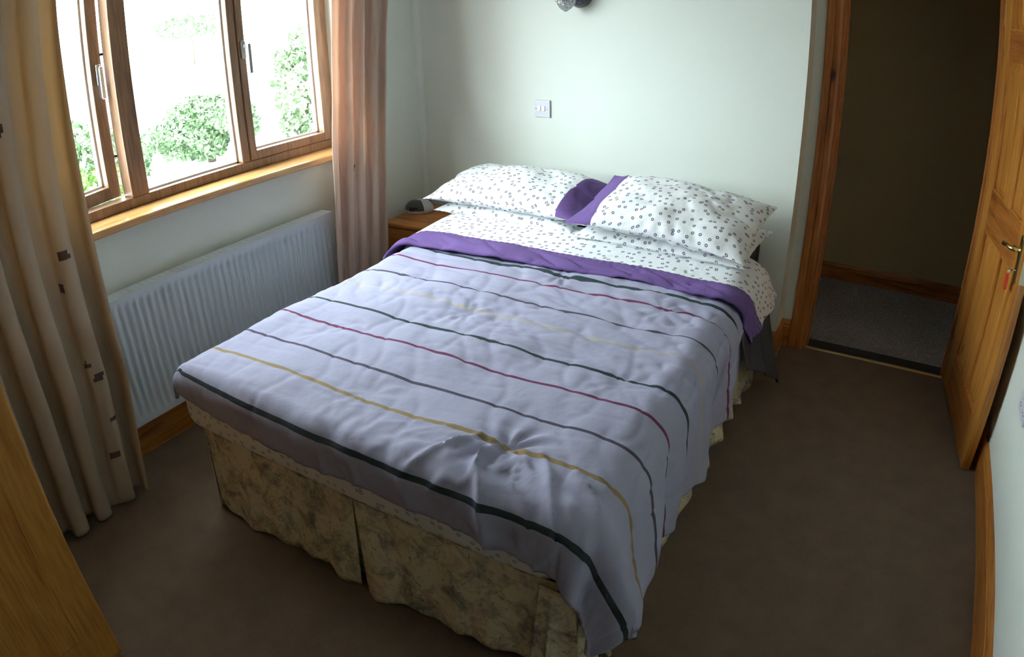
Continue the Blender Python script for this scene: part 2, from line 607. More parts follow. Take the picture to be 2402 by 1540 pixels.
# leaf: local x along the leaf from the hinge, local y through its thickness, built at its own empty
leaf_ang = math.atan2(-0.764, 0.079)
DL = tag(empty('pine_door', (0.463, DY - 0.005, 0), leaf_ang), 'orange pine panelled door standing open against the right wall', 'door')
LW, LH, LT = 0.762, 1.981, 0.038
Y0, Y1 = 0.0, LT                       # camera side face is y=0 (local), wall side y=LT
cols = [(0.115, 0.335), (0.450, 0.655)]
rows = [(0.20, 0.81), (0.99, 1.555), (1.68, 1.86)]
stiles = [((0, Y0, 0.008), (0.115, Y1, LH)), ((0.655, Y0, 0.008), (LW, Y1, LH))]
boxes('stile', [stiles[0]], MT['door_z'], DL, 0.002)
boxes('stile', [stiles[1]], MT['door_z'], DL, 0.002)
for (za, zb) in ((0.008, 0.20), (0.81, 0.99), (1.555, 1.68), (1.86, LH)):
    boxes('rail', [((0.115, Y0 + 0.0005, za), (0.655, Y1 - 0.0005, zb))], MT['door_r'], DL, 0.0015)
for (za, zb) in rows:
    boxes('muntin', [((0.335, Y0 + 0.0003, za), (0.450, Y1 - 0.0003, zb))], MT['door_z'], DL, 0.0015)
    for (xa, xb) in cols:
        bm = bmesh.new()
        bm_box(bm, (xa, Y0 + 0.012, za), (xb, Y1 - 0.012, zb))
        # raised field with sloped margins, both faces
        for (yb, yt) in ((Y0 + 0.012, Y0 + 0.004), (Y1 - 0.012, Y1 - 0.004)):
            o1, o2 = 0.014, 0.038
            v = [bm.verts.new(p) for p in ((xa + o1, yb, za + o1), (xb - o1, yb, za + o1), (xb - o1, yb, zb - o1), (xa + o1, yb, zb - o1),
                                            (xa + o2, yt, za + o2), (xb - o2, yt, za + o2), (xb - o2, yt, zb - o2), (xa + o2, yt, zb - o2))]
            for i in range(4):
                j = (i + 1) % 4
                bm.faces.new((v[i], v[j], v[4 + j], v[4 + i]))
            bm.faces.new(v[4:])
        bmesh.ops.recalc_face_normals(bm, faces=bm.faces)
        me = bpy.data.meshes.new('door_panel')
        bm.to_mesh(me)
        bm.free()
        pnl = link('door_panel', me, MT['door_z'], DL)
        # half-round glazing bead around the panel
        bb = []
        for (yb, ys) in ((Y0 + 0.002, 1), (Y1 - 0.002, -1)):
            ya, yc = sorted((yb, yb + ys * 0.012))
            bb += [((xa, ya, za), (xa + 0.011, yc, zb)), ((xb - 0.011, ya, za), (xb, yc, zb)),
                   ((xa, ya, za), (xb, yc, za + 0.011)), ((xa, ya, zb - 0.011), (xb, yc, zb))]
        boxes('bead', bb, MT['door_z'], pnl, 0.003)
# ironmongery (both faces get a plate; the lever faces the room)
for sgn, yb in ((-1, Y0), (1, Y1)):
    pts = []
    bm = bmesh.new()
    n = 10
    out = [(0.0165 * math.cos(PI * k / n), 0.075 + 0.0165 * math.sin(PI * k / n)) for k in range(n + 1)] + \
          [(-0.0165 * math.cos(PI * k / n), -0.075 - 0.0165 * math.sin(PI * k / n)) for k in range(n + 1)]
    a = [bm.verts.new((0.722 + u, yb, 0.88 + w)) for u, w in out]
    b = [bm.verts.new((0.722 + u * 0.85, yb + sgn * 0.005, 0.88 + w * 0.98)) for u, w in out]
    for i in range(len(out)):
        j = (i + 1) % len(out)
        bm.faces.new((a[i], a[j], b[j], b[i]))
    bm.faces.new(b)
    bmesh.ops.recalc_face_normals(bm, faces=bm.faces)
    me = bpy.data.meshes.new('handle_plate')
    bm.to_mesh(me)
    bm.free()
    hp = link('handle_plate', me, MT['brass'], DL)
    tube('lever', [(0.722, yb, 0.915), (0.722, yb + sgn * 0.030, 0.915), (0.714, yb + sgn * 0.040, 0.915), (0.690, yb + sgn * 0.044, 0.914), (0.665, yb + sgn * 0.045, 0.912), (0.640, yb + sgn * 0.044, 0.906), (0.620, yb + sgn * 0.042, 0.902)],
         0.007, MT['brass'], hp, radii=[0.008, 0.008, 0.009, 0.0085, 0.0075, 0.008, 0.011])
boxes('latch_plate', [((LW, 0.007, 0.80), (LW + 0.0015, 0.031, 0.93))], MT['ivory'], DL, 0.0005)
for hz in (0.25, 1.70):
    boxes('hinge', [((-0.006, -0.004, hz), (0.001, 0.030, hz + 0.10))], MT['brass'], DL, 0.001)
# key with red fob hanging in the lock
kx, ky, kz = 0.722, -0.006, 0.838
Rz = Matrix.Translation((0.463, DY - 0.005, 0)) @ Matrix.Rotation(leaf_ang, 4, 'Z')
kw = Rz @ Vector((kx, ky, kz))
KE = tag(empty('door_key', kw, leaf_ang), 'small door key with a red plastic fob hanging in the pine door lock', 'key')
tube('shank', [(0, 0.006, 0), (0, -0.022, 0)], 0.003, MT['chrome'], KE)
tube('split_ring', [(-0.004 - 0.011 * math.sin(t), -0.022, -0.006 + 0.011 * math.cos(t)) for t in np.linspace(0, 2 * PI, 18)], 0.0016, MT['chrome'], KE, 6)
bm = bmesh.new()
n = 10
out = [(0.015 * math.cos(PI * k / n), 0.016 + 0.012 * math.sin(PI * k / n)) for k in range(n + 1)] + \
      [(-0.015 * math.cos(PI * k / n), -0.022 - 0.012 * math.sin(PI * k / n)) for k in range(n + 1)]
fa = [bm.verts.new((-0.012 + u, -0.019, -0.048 + w)) for u, w in out]
fb = [bm.verts.new((-0.012 + u, -0.026, -0.048 + w)) for u, w in out]
for i in range(len(out)):
    j = (i + 1) % len(out)
    bm.faces.new((fa[i], fa[j], fb[j], fb[i]))
bm.faces.new(fa)
bm.faces.new(fb)
bmesh.ops.recalc_face_normals(bm, faces=bm.faces)
me = bpy.data.meshes.new('fob')
bm.to_mesh(me)
bm.free()
link('fob', me, MT['red'], KE)

# ------------------------------------------------------------------ window
win = struct(empty('window_1'))
FX0, FX1 = -2.62, -2.543             # frame depth (outer, inner face)
SILLZ = 0.957
def fr(name, ya, yb, za, zb, x0=FX0, x1=FX1, parent=win, bev=0.004, mat='frame'):
    return boxes(name, [((x0, ya, za), (x1, yb, zb))], MT[mat], parent, bev)
fr('window_frame', WY0, WY1, SILLZ, 0.998)
fr('window_frame', WY0, WY1, 2.05, WZ1)
fr('window_frame', WY0, WY0 + 0.045, 0.998, 2.05)
fr('window_frame', 2.498, WY1, 0.998, 2.05)
fr('mullion', 1.362, 1.443, 0.998, 2.05)
fr('mullion', 1.938, 1.982, 0.998, 2.05)
boxes('glass_pane', [((-2.590, 1.443, 0.998), (-2.584, 1.938, 2.05))], MT['glass'], win)
# pale spacer strips round the sealed units
def spacer(parent, ya, yb, za, zb, xa=-2.594, xb=-2.580, w=0.008):
    return boxes('spacer_bar', [((xa, ya, za), (xb, ya + w, zb)), ((xa, yb - w, za), (xb, yb, zb)), ((xa, ya, za), (xb, yb, za + w)), ((xa, ya, zb - w), (xb, yb, zb))], MT['white'], parent)
spacer(win, 1.443, 1.938, 0.998, 2.05)
# closed casement on the right
cs = boxes('casement', [((-2.612, 1.983, 1.000), (-2.536, 2.020, 2.049), 0.003), ((-2.612, 2.457, 1.000), (-2.536, 2.497, 2.049), 0.003),
                        ((-2.611, 2.019, 1.000), (-2.537, 2.458, 1.040), 0.003), ((-2.611, 2.019, 2.005), (-2.537, 2.458, 2.049), 0.003)], MT['frame'], win)
boxes('glass_pane', [((-2.590, 2.020, 1.040), (-2.584, 2.457, 2.005))], MT['glass'], cs)
spacer(cs, 2.020, 2.457, 1.040, 2.005)
hd = boxes('window_handle', [((-2.536, 1.992, 1.455), (-2.524, 2.014, 1.535), 0.004), ((-2.526, 1.996, 1.50), (-2.490, 2.014, 1.522), 0.005), ((-2.502, 1.997, 1.39), (-2.486, 2.016, 1.522), 0.006)], MT['pewter'], cs)
# casement standing open outwards on the left, hinged at its left edge
HG = (-2.600, WY0 + 0.045)
oc_e = empty('open_casement', (HG[0], HG[1], 0), math.radians(9.5))
oc_e.parent = win
cw = 1.362 - HG[1]
oc = boxes('casement', [((-0.025, 0, 1.000), (0.045, 0.048, 2.049), 0.003), ((-0.025, cw - 0.062, 1.000), (0.045, cw - 0.004, 2.049), 0.003),
                        ((-0.024, 0.047, 1.000), (0.044, cw - 0.061, 1.052), 0.003), ((-0.024, 0.047, 2.005), (0.044, cw - 0.061, 2.049), 0.003)], MT['frame'], oc_e)
boxes('glass_pane', [((0.000, 0.048, 1.052), (0.006, cw - 0.062, 2.005))], MT['glass'], oc)
spacer(oc, 0.048, cw - 0.062, 1.052, 2.005, -0.004, 0.010)
boxes('window_handle', [((0.045, cw - 0.040, 1.455), (0.055, cw - 0.018, 1.54), 0.004), ((0.055, cw - 0.038, 1.40), (0.075, cw - 0.020, 1.53), 0.005)], MT['chrome'], oc)
tube('window_stay', [(-2.612, 1.370, 1.165), (-2.66, 1.345, 1.165), (-2.72, 1.30, 1.165)], 0.006, MT['darkmetal'], win)
tube('window_stay', [(-2.612, 1.370, 1.575), (-2.66, 1.345, 1.575), (-2.72, 1.30, 1.575)], 0.006, MT['darkmetal'], win)
# sill board
bm = bmesh.new()
bm_box(bm, (FX1 - 0.02, WY0 - 0.06, 0.926), (WX + 0.048, WY1 + 0.06, SILLZ), 0.008, 0, 3)
me = bpy.data.meshes.new('window_sill')
bm.to_mesh(me)
bm.free()
link('window_sill', me, MT['sill'], win)

# ------------------------------------------------------------------ radiator
RD = tag(empty('radiator', (-2.343, 0.55, 0)), 'white ribbed panel radiator on the wall under the window', 'radiator')
ry0, ry1, rz0, rz1 = 0.0, 1.715, 0.178, 0.704
ys = np.arange(ry0, ry1 + 1e-6, 0.033 / 8)
zs = np.concatenate([np.linspace(rz0, rz0 + 0.03, 3), np.linspace(rz0 + 0.045, rz1 - 0.045, 8), np.linspace(rz1 - 0.03, rz1, 3)])
Yg, Zg = np.meshgrid(ys, zs, indexing='ij')
ph = (Yg / 0.033) % 1.0
rib = np.where((ph > 0.3) & (ph < 0.7), -0.010, 0.0)
rib = -0.010 * np.clip((0.28 - np.abs(ph - 0.5)) / 0.12, 0, 1)
fade = np.clip(np.minimum(Zg - rz0 - 0.03, rz1 - 0.03 - Zg) / 0.015, 0, 1) * np.clip(np.minimum(Yg - ry0 - 0.02, ry1 - 0.02 - Yg) / 0.01, 0, 1)
P = np.stack([rib * fade, Yg, Zg], -1)
me = grid_mesh('radiator_panel', P, np.stack([Yg, Zg], -1))
fix_normals(me)
pn = link('radiator_panel', me, MT['rad'], RD, True)
boxes('rear_panel', [((-0.075, ry0, rz0), (-0.060, ry1, rz1))], MT['rad'], RD, 0.003)
boxes('top_grille', [((-0.075, ry0, rz1 - 0.004), (-0.001, ry1, rz1 + 0.001)), ] + [((-0.068, ry0 + 0.02 + i * 0.03, rz1), (-0.012, ry0 + 0.038 + i * 0.03, rz1 + 0.002)) for i in range(56)], MT['rad'], RD)
boxes('side_panel', [((-0.075, ry1 - 0.003, rz0), (0, ry1 + 0.001, rz1))], MT['rad'], RD, 0.001)
boxes('side_panel', [((-0.075, ry0 - 0.001, rz0), (0, ry0 + 0.003, rz1))], MT['rad'], RD, 0.001)
for yb_ in (0.3, 1.4):
    boxes('bracket', [((-0.099, yb_, 0.25), (-0.075, yb_ + 0.03, 0.6))], MT['rad'], RD)
tube('pipe', [(-0.04, 1.70, 0.0), (-0.04, 1.70, 0.19)], 0.0075, MT['rad'], RD)
tube('pipe', [(-0.04, 0.015, 0.0), (-0.04, 0.015, 0.19)], 0.0075, MT['rad'], RD)


# ------------------------------------------------------------------ curtains
def curtain(name, y0f, y1f, x0f, nf, amp, z0, z1, motifs, seed, label, mat='curtain'):
    ns, nz = nf * 26, 150
    s = np.linspace(0, 1, ns)
    z = np.linspace(z0, z1, nz)
    Sg, Zg = np.meshgrid(s, z, indexing='ij')
    drift = 0.022 * vn(Sg * 3 + seed, Zg * 0.9 + seed)
    ph = 2 * PI * nf * (Sg + drift) + 0.5 * np.sin(Zg * 1.1 + seed)
    A = amp * (0.75 + 0.35 * vn(Sg * nf * 1.0 + seed * 3, Zg * 0.7 + 5)) * (0.72 + 0.28 * np.clip((1.9 - Zg) / 1.9, 0, 1))
    Y = y0f(Zg) + (y1f(Zg) - y0f(Zg)) * Sg + 0.35 * A * np.sin(2 * ph)
    X = x0f(Zg) + A * np.cos(ph)
    X += 0.006 * vn(Sg * 30 + seed, Zg * 4)
    Zz = Zg + 0.006 * np.cos(ph) * (Zg < z0 + 0.2)
    P = np.stack([X, Y, Zz], -1)
    width = nf * 0.17
    uv = np.stack([Sg * width, Zg], -1)
    mi = np.zeros((ns - 1, nz - 1), int)
    sm = (s[:-1] + s[1:]) / 2
    zm = (z[:-1] + z[1:]) / 2
    for (ms, mz, w, h, sl) in motifs:
        for i in range(ns - 1):
            du = (sm[i] - ms) * width
            w_, h_ = w * 0.8, h * 0.8
            mi[i, (np.abs(du) < w_) & (np.abs(zm - mz - sl * du) < h_ * (1 - 0.4 * np.abs(du) / w_))] = 1
    me = grid_mesh(name, P, uv, mi)
    o = link(name, me, [MT[mat], MT['motif']], None, True)
    tag(o, label, 'curtain')
    solid(o, 0.0015, 0)
    return o


motL = [(0.60, 1.42, 0.016, 0.030, 0.4), (0.76, 0.86, 0.016, 0.024, 0.2), (0.80, 0.96, 0.020, 0.024, -0.5), (0.78, 0.585, 0.020, 0.018, 0), (0.81, 0.53, 0.018, 0.016, 0.2),
        (0.83, 0.36, 0.018, 0.018, 0.3), (0.87, 0.29, 0.018, 0.014, 0), (0.80, 0.22, 0.020, 0.020, 0), (0.9, 0.07, 0.018, 0.016, 0.2)]
motR = [(0.40, 0.885, 0.020, 0.020, 0.6)]
curtain('curtain', lambda z: 0.38 + 0 * z, lambda z: 0.935 + 0.06 * np.clip(z / 0.5, 0, 1) + 0.065 * np.clip((z - 0.72) / 0.45, 0, 1), lambda z: -2.215 - 0.13 * np.clip((z - 0.72) / 0.45, 0, 1), 5, 0.050, 0.012, 2.22, motL, 3.1,
        'beige full-length curtain at the left side of the window, beside the wardrobe')
curtain('curtain', lambda z: (2.161 + 0.104 * z) * (2.275 + 0.110 * np.clip((z - 0.80) / 0.4, 0, 1)) / 2.3, lambda z: (2.520 + 0.117 * z) * (2.275 + 0.110 * np.clip((z - 0.80) / 0.4, 0, 1)) / 2.3, lambda z: -2.275 - 0.110 * np.clip((z - 0.80) / 0.4, 0, 1), 4, 0.030, 0.012, 2.22, motR, 9.7,
        'pinkish beige full-length curtain between the window and the bedside table', 'curtain2')

# ------------------------------------------------------------------ wardrobe (near left)
WD = tag(empty('wardrobe', (-1.53, 0.377, 0)), 'honey pine wardrobe at the near left edge, in front of the left curtain', 'wardrobe')
boxes('carcass', [((-0.56, -1.30, 0.06), (-0.022, 0, 1.90))], MT['ward'], WD, 0.004)
boxes('plinth', [((-0.55, -1.29, 0), (-0.04, -0.01, 0.06))], MT['ward'], WD)
boxes('cornice', [((-0.58, -1.32, 1.90), (0.01, 0.012, 1.95))], MT['ward'], WD, 0.01)
for (ya, yb) in ((-0.648, -0.004), (-1.296, -0.652)):
    d = boxes('wardrobe_door', [((-0.022, ya, 0.07), (0.0, yb, 1.89), 0.006)], MT['ward'], WD)
    boxes('door_panel', [((-0.001, ya + 0.10, 0.20), (0.004, yb - 0.10, 1.05), 0.004), ((-0.001, ya + 0.10, 1.15), (0.004, yb - 0.10, 1.76), 0.004)], MT['ward'], d)
    yk = ya + 0.05 if ya > -0.7 else yb - 0.05
    lathe('knob', [(0.001, 0.0), (0.008, 0.001), (0.007, 0.012), (0.017, 0.020), (0.016, 0.030), (0.001, 0.034)], MT['ward'], d, (0, yk, 1.0), 'X', 20)

# ------------------------------------------------------------------ bed
BX0, BX1, BFY, BHY = -1.865, -0.500, 1.065, 2.985
BE = tag(empty('divan_bed', ((BX0 + BX1) / 2, (BFY + BHY) / 2, 0)), 'double divan bed base with dark headboard against the pale wall', 'bed')
bx, by = BE.location.x, BE.location.y
boxes('divan_base', [((BX0 - bx + 0.01, BFY - by, 0.07), (BX1 - bx - 0.01, BHY - by, 0.33))], MT['darkgrey'], BE, 0.02)
for sx in (0.06, 1.30):
    for sy in (0.08, 1.82):
        lathe('castor', [(0.001, 0), (0.022, 0.0), (0.026, 0.02), (0.022, 0.045), (0.012, 0.07), (0.001, 0.0705)], MT['dark'], BE, (BX0 - bx + sx, BFY - by + sy, 0), 'Z', 16)
# headboard with rounded top corners
bm = bmesh.new()
hx0, hx1, hz0, hz1, rr = BX0 - 0.02, -0.515, 0.25, 0.66, 0.09
out = [(hx0, hz0), (hx1, hz0)] + [(hx1 - rr + rr * math.cos(t), hz1 - rr + rr * math.sin(t)) for t in np.linspace(0, PI / 2, 9)] + \
      [(hx0 + rr - rr * math.sin(t), hz1 - rr + rr * math.cos(t)) for t in np.linspace(0, PI / 2, 9)]
fa = [bm.verts.new((u - bx, 3.035 - by, w)) for u, w in out]
fb = [bm.verts.new((u - bx, 3.095 - by, w)) for u, w in out]
for i in range(len(out)):
    j = (i + 1) % len(out)
    bm.faces.new((fa[i], fa[j], fb[j], fb[i]))
bm.faces.new(fa)
bm.faces.new(fb)
bmesh.ops.recalc_face_normals(bm, faces=bm.faces)
bmesh.ops.bevel(bm, geom=[e for e in bm.edges if len(e.link_faces) == 2 and any(len(f.verts) > 6 for f in e.link_faces)], offset=0.012, segments=3, affect='EDGES')
me = bpy.data.meshes.new('headboard')
bm.to_mesh(me)
bm.free()
link('headboard', me, MT['head'], BE)
boxes('headboard_strut', [((BX0 - bx + 0.3, BHY - by - 0.002, 0.12), (BX0 - bx + 0.36, 3.04 - by, 0.5))], MT['dark'], BE)
boxes('headboard_strut', [((BX1 - bx - 0.36, BHY - by - 0.002, 0.12), (BX1 - bx - 0.3, 3.04 - by, 0.5))], MT['dark'], BE)

# mattress in its fitted ring-print sheet
bm = bmesh.new()
bm_box(bm, (-1.945, 1.030, 0.322), (-0.500, 2.985, 0.560), 0.075, 0, 7)
me = bpy.data.meshes.new('mattress')
bm.to_mesh(me)
bm.free()
ul = me.uv_layers.new(name='UVMap')
for lp in me.loops:
    c = me.vertices[lp.vertex_index].co
    ul.data[lp.index].uv = (c.x + c.y * 0.25, c.y * 0.6 + c.z * 1.1)
mo = link('mattress', me, MT['sheet'], None, True)
tag(mo, 'mattress in a pale dotted fitted sheet, its corner showing at the foot of the bed', 'mattress')


# valance skirt: foot panels and side panel, pleated, hanging from under the mattress
def sheet_from(name, top, bot, nz, mats, parent=None, folds=None):
    """top, bot: (n,3) arrays; rows between"""
    t = np.linspace(0, 1, nz)[None, :, None]
    P = top[:, None, :] * (1 - t) + bot[:, None, :] * t
    if folds is not None:
        P = P + folds(P, t)
    n = len(top)
    ln = np.concatenate([[0], np.cumsum(np.linalg.norm(np.diff(top, axis=0), axis=1))])
    uv = np.stack([np.repeat(ln[:, None], nz, 1), P[..., 2]], -1)
    me = grid_mesh(name, P, uv)
    return link(name, me, mats, parent, True)


VL = tag(empty('valance_sheet', (bx, by, 0)), 'cream floral valance skirt hanging to the floor at the foot of the bed', 'valance')
VL.location = (0, 0, 0)


def foot_panel(xa, xb, zt, zb_a, zb_b, flare_a, flare_b, seed, ylean=0.0):
    n = 110
    u = np.linspace(0, 1, n)
    top = np.stack([xa + (xb - xa) * u, 1.052 + 0.004 * np.sin(u * 23 + seed), zt + 0.0 * u], -1)
    bot = np.stack([xa - flare_a + (xb + flare_b - xa + flare_a) * u, 1.035 + 0.010 * np.sin(u * 11 + seed) + 0.006 * np.sin(u * 31 + seed * 2) + ylean, zb_a + (zb_b - zb_a) * u + 0.006 * np.sin(u * 17 + seed)], -1)
    fo = lambda P, t: np.stack([0 * P[..., 0], (0.006 * vn(P[..., 0] * 9 + seed, P[..., 2] * 5) + 0.0035 * vn(P[..., 0] * 30, P[..., 2] * 12)) * t[..., 0], 0 * P[..., 0]], -1)
    o = sheet_from('skirt_panel', top, bot, 26, MT['floral'], VL, fo)
    solid(o, 0.003, 0)


foot_panel(-1.855, -1.168, 0.345, 0.012, 0.006, 0.008, -0.012, 1.0)
foot_panel(-1.165, -0.520, 0.345, -0.0 + 0.008, 0.045, -0.028, 0.01, 4.0, -0.012)
# inverted pleat behind the split
o = sheet_from('pleat_backing', np.array([[-1.30, 1.062, 0.345], [-1.02, 1.062, 0.345]]), np.array([[-1.30, 1.062, 0.03], [-1.02, 1.062, 0.03]]), 4, MT['floral'], VL)
solid(o, 0.003, 0)
# left corner fold, turned round the bed corner
n = 20
u = np.linspace(0, 1, n)
top = np.stack([-1.855 - 0.022 * np.sin(u * PI / 2), 1.052 + 0.30 * u ** 1.5, 0.345 + 0 * u], -1)
bot = np.stack([-1.862 - 0.045 * np.sin(u * PI / 2) - 0.02 * np.sin(u * 9), 1.036 + 0.33 * u ** 1.3, 0.012 + 0.03 * u + 0.01 * np.sin(u * 8)], -1)
solid(sheet_from('skirt_corner', top, bot, 14, MT['floral'], VL), 0.003, 0)
# bunched right corner
n = 90
u = np.linspace(0, 1, n)
top = np.stack([-0.560 + 0.086 * np.clip(u * 3, 0, 1), 1.036 + 0.22 * np.clip(u - 0.28, 0, 1), 0.34 - 0.01 * u], -1)
bot = np.stack([-0.575 + 0.145 * np.sin(np.clip(u * 2, 0, 1) * PI / 2) + 0.024 * np.sin(u * 25) * np.clip(u * 6, 0, 1), 1.000 + 0.27 * np.clip(u - 0.2, 0, 1) + 0.022 * np.cos(u * 25) * np.clip(u * 6, 0, 1), 0.006 + 0.012 * np.sin(u * 25 + 1) ** 2], -1)
solid(sheet_from('skirt_corner', top, bot, 22, MT['floral'], VL), 0.003, 0)
# long side towards the door
n = 420
u = np.linspace(0, 1, n)
yy = 1.20 + 1.78 * u
top = np.stack([-0.482 + 0 * u, yy, 0.335 + 0 * u], -1)
amp = 0.014 + 0.012 * vn(yy * 2.3, 0 * yy)
bot = np.stack([-0.435 + amp * np.sin(yy * 34 + 2 * vn(yy * 3, yy * 0)), yy + 0.008 * np.sin(yy * 40), 0.010 + 0.035 * np.clip(vn(yy * 3.2 + 4, 0 * yy), 0, 1)], -1)
solid(sheet_from('skirt_panel', top, bot, 18, MT['floral'], VL), 0.003, 0)


# ------------------------------------------------------------------ draped covers
def drape(a, b, xl, xr, yf, z0, r_x, r_y, flare_r=0.03, flare_c=0.10, flare_l=0.0, hz=None):
    sx = np.where(a > xr, a - xr, np.where(a < xl, a - xl, 0.0))
    sy = np.where(b < yf, b - yf, 0.0)
    hyp = np.hypot(sx, sy)
    d = np.where(sx < 0, (np.abs(sx) ** 5 + np.abs(sy) ** 5) ** 0.2, hyp)
    dd = np.maximum(hyp, 1e-9)
    ux, uy = sx / dd, sy / dd
    r = r_x * ux ** 2 + r_y * uy ** 2
    r = np.where(d < 1e-9, r_x, r)
    th = np.minimum(d / r, PI / 2)
    ex = np.maximum(d - r * PI / 2, 0)
    fl = np.where(ux > 0, flare_r, flare_l) * np.abs(ux) + flare_c * 2 * np.abs(ux * uy)
    o = r * np.sin(th) + fl * ex
    h = r * (1 - np.cos(th)) + ex * np.sqrt(np.maximum(1 - fl ** 2, 0.2))
    X = np.clip(a, xl, xr) + ux * o
    Y = np.maximum(b, yf) + uy * o
    return np.stack([X, Y, z0 - h], -1), d, ux, uy


# comforter
stripes = [(0.985, 0.0095, 1), (1.185, 0.0072, 4), (1.333, 0.0062, 2), (1.503, 0.0062, 3), (1.648, 0.0066, 1), (1.835, 0.0052, 5), (1.975, 0.0060, 2), (2.145, 0.0062, 3), (2.266, 0.0095, 1)]
edges = []
lines_b = list(np.arange(0.868, 2.40, 0.0095))
for (c, w, m_) in stripes:
    lines_b = [q for q in lines_b if abs(q - c) > w + 0.003]
    lines_b += [c - w, c, c + w]
lines_b = np.array(sorted(lines_b))
lines_a = np.concatenate([np.arange(-2.045, -0.55, 0.0095), np.arange(-0.55, -0.028, 0.007)])
Ag, Bg = np.meshgrid(lines_a, lines_b, indexing='ij')
XL, XR, YF = -1.845, -0.525, 1.075
# hem wander: shift of the cloth across the bed with b
hemw = 0.030 * vn(Bg * 4.6 + 2.0, 0 * Bg + 3.3) + 0.018 * vn(Bg * 11 + 7.0, 0 * Bg)
tR = np.clip((Ag - XR) / 0.45, 0, 1)
hemw = hemw - 0.055 * np.exp(-((Bg - 1.00) / 0.13) ** 2)
a_eff = Ag + hemw * tR ** 2 - 0.075 * np.exp(-((Bg - 2.35) / 0.25) ** 2) * tR - 0.04 * np.exp(-((Bg - 1.42) / 0.09) ** 2) * tR ** 2 + 0.06 * np.exp(-((Bg - 1.85) / 0.12) ** 2) * tR ** 2
tF = np.clip((YF - Bg) / 0.2, 0, 1)
b_eff = Bg + 0.022 * vn(Ag * 3.0 + 1.0, 0 * Ag + 9) * tF ** 2 - 0.03 * tF ** 2 * np.clip((Ag + 0.8) / 0.4, 0, 1) + 0.060 * tF * np.clip((-0.95 - Ag) / 0.85, 0, 1) + 0.055 * tF * tR
P, D, UX, UY = drape(a_eff, b_eff, XL, XR, YF, 0.600, 0.115, 0.075, 0.03, 0.16)
N = grid_normals(P)
if N[100, 60, 2] < 0:
    N = -N
edge_l = np.clip((Ag + 2.07) / 0.1, 0, 1)
inner = np.exp(-D / 0.10)
disp = 0.010 * vn(Ag * 2.6 + 11, Bg * 2.6) * inner + 0.006 * vn(Ag * 7 + 3, Bg * 6) * inner
# crumples running across the top, strongest towards the pillows and the door side
c1 = np.abs(vn(Ag * 5 + Bg * 9 + 3, Bg * 16 - Ag * 3))
disp += -0.0085 * (1 - c1) ** 5 * (0.35 + 0.65 * np.clip((Bg - 1.5) / 0.6, 0, 1)) * np.exp(-D / 0.25)
c2 = np.abs(vn(Ag * 13 + 1.7, Bg * 8 + Ag * 9))
disp += -0.0045 * (1 - c2) ** 4
c3 = np.abs(vn(Ag * 4 - Bg * 7 + 8, Bg * 22 + Ag * 6))
disp += -0.006 * (1 - c3) ** 7 * np.clip((Ag + 1.5) / 0.4, 0, 1) * np.clip((Bg - 1.45) / 0.3, 0, 1) * np.exp(-D / 0.2)
# tufts
for (ta, tb, dp) in ((-0.735, 1.185, 0.013), (-1.13, 2.26, 0.008), (-1.27, 1.80, 0.006), (-0.62, 1.62, 0.004), (-1.62, 1.45, 0.003), (-0.66, 2.13, 0.006), (-1.22, 1.22, 0.003)):
    R = np.hypot(Ag - ta, Bg - tb)
    PH = np.arctan2(Bg - tb, Ag - ta)
    disp += -dp * np.exp(-(R / 0.035) ** 2) - dp * 0.5 * np.exp(-(R / 0.11) ** 2)
    disp += dp * 0.45 * np.sin(PH * 9 + 1.5 * vn(R * 14, PH * 2 + ta * 9)) * np.exp(-((R - 0.05) / 0.07) ** 2)
# gathers falling from the tuft over the foot edge, near the right foot corner
gw = np.exp(-((Ag + 0.70) / 0.24) ** 2) * np.clip((1.21 - Bg) / 0.07, 0, 1)
gx = (Ag + 0.735) / (0.10 + 1.15 * np.clip(1.25 - Bg, 0, 1)) 
g = np.abs(np.sin(gx * 6.5 + 1.4 * vn(gx * 2.2 + 4, Bg * 7)))
disp += gw * (0.024 * (1 - g) ** 3 - 0.003)
g3 = np.abs(vn(gx * 9 + 2, Bg * 13 + Ag * 5))
disp += gw * 0.011 * (1 - g3) ** 4
gw2 = np.exp(-((Ag + 1.15) / 0.42) ** 2) * np.clip((1.14 - Bg) / 0.10, 0, 1)
disp += gw2 * 0.0075 * (1 - np.abs(vn(Ag * 17 + 5, Bg * 2.5))) ** 3
# loose vertical folds of the right side
side = np.clip((Ag - XR - 0.09) / 0.28, 0, 1)
disp += side * 0.017 * np.sin(Bg * 21 + 2.2 * vn(Bg * 3.0, Ag * 2) + Ag * 3) + side * 0.012 * vn(Bg * 15 + Ag * 5, Ag * 4)
# corner fold
cf = np.clip((Ag - XR) / 0.25, 0, 1) * np.clip((YF + 0.12 - Bg) / 0.25, 0, 1)
disp += cf * 0.022 * np.sin(np.arctan2(YF + 0.05 - Bg, Ag - XR + 1e-3) * 7.5)
disp += 0.010 * edge_l * 0
P = P + N * disp[..., None]
P[..., 0] += 0.075 * tR ** 1.3 * np.exp(-((Bg - 1.17) / 0.20) ** 2)
P[..., 2] = np.maximum(P[..., 2], 0.02)
bm_mid = (lines_b[:-1] + lines_b[1:]) / 2
mi = np.zeros((len(lines_a) - 1, len(lines_b) - 1), int)
for (c, w, m_) in stripes:
    mi[:, np.abs(bm_mid - c) < w] = m_
me = grid_mesh('comforter', P, np.stack([Ag, Bg], -1), mi)
co = link('comforter', me, [MT['grey'], MT['s_teal'], MT['s_slate'], MT['s_plum'], MT['s_must'], MT['s_pale']], None, True)
solid(co, 0.012, -1 if N[100, 60, 2] > 0 else 1)
tag(co, 'lilac-grey quilted comforter with thin teal, plum and mustard stripes across the bed', 'comforter')

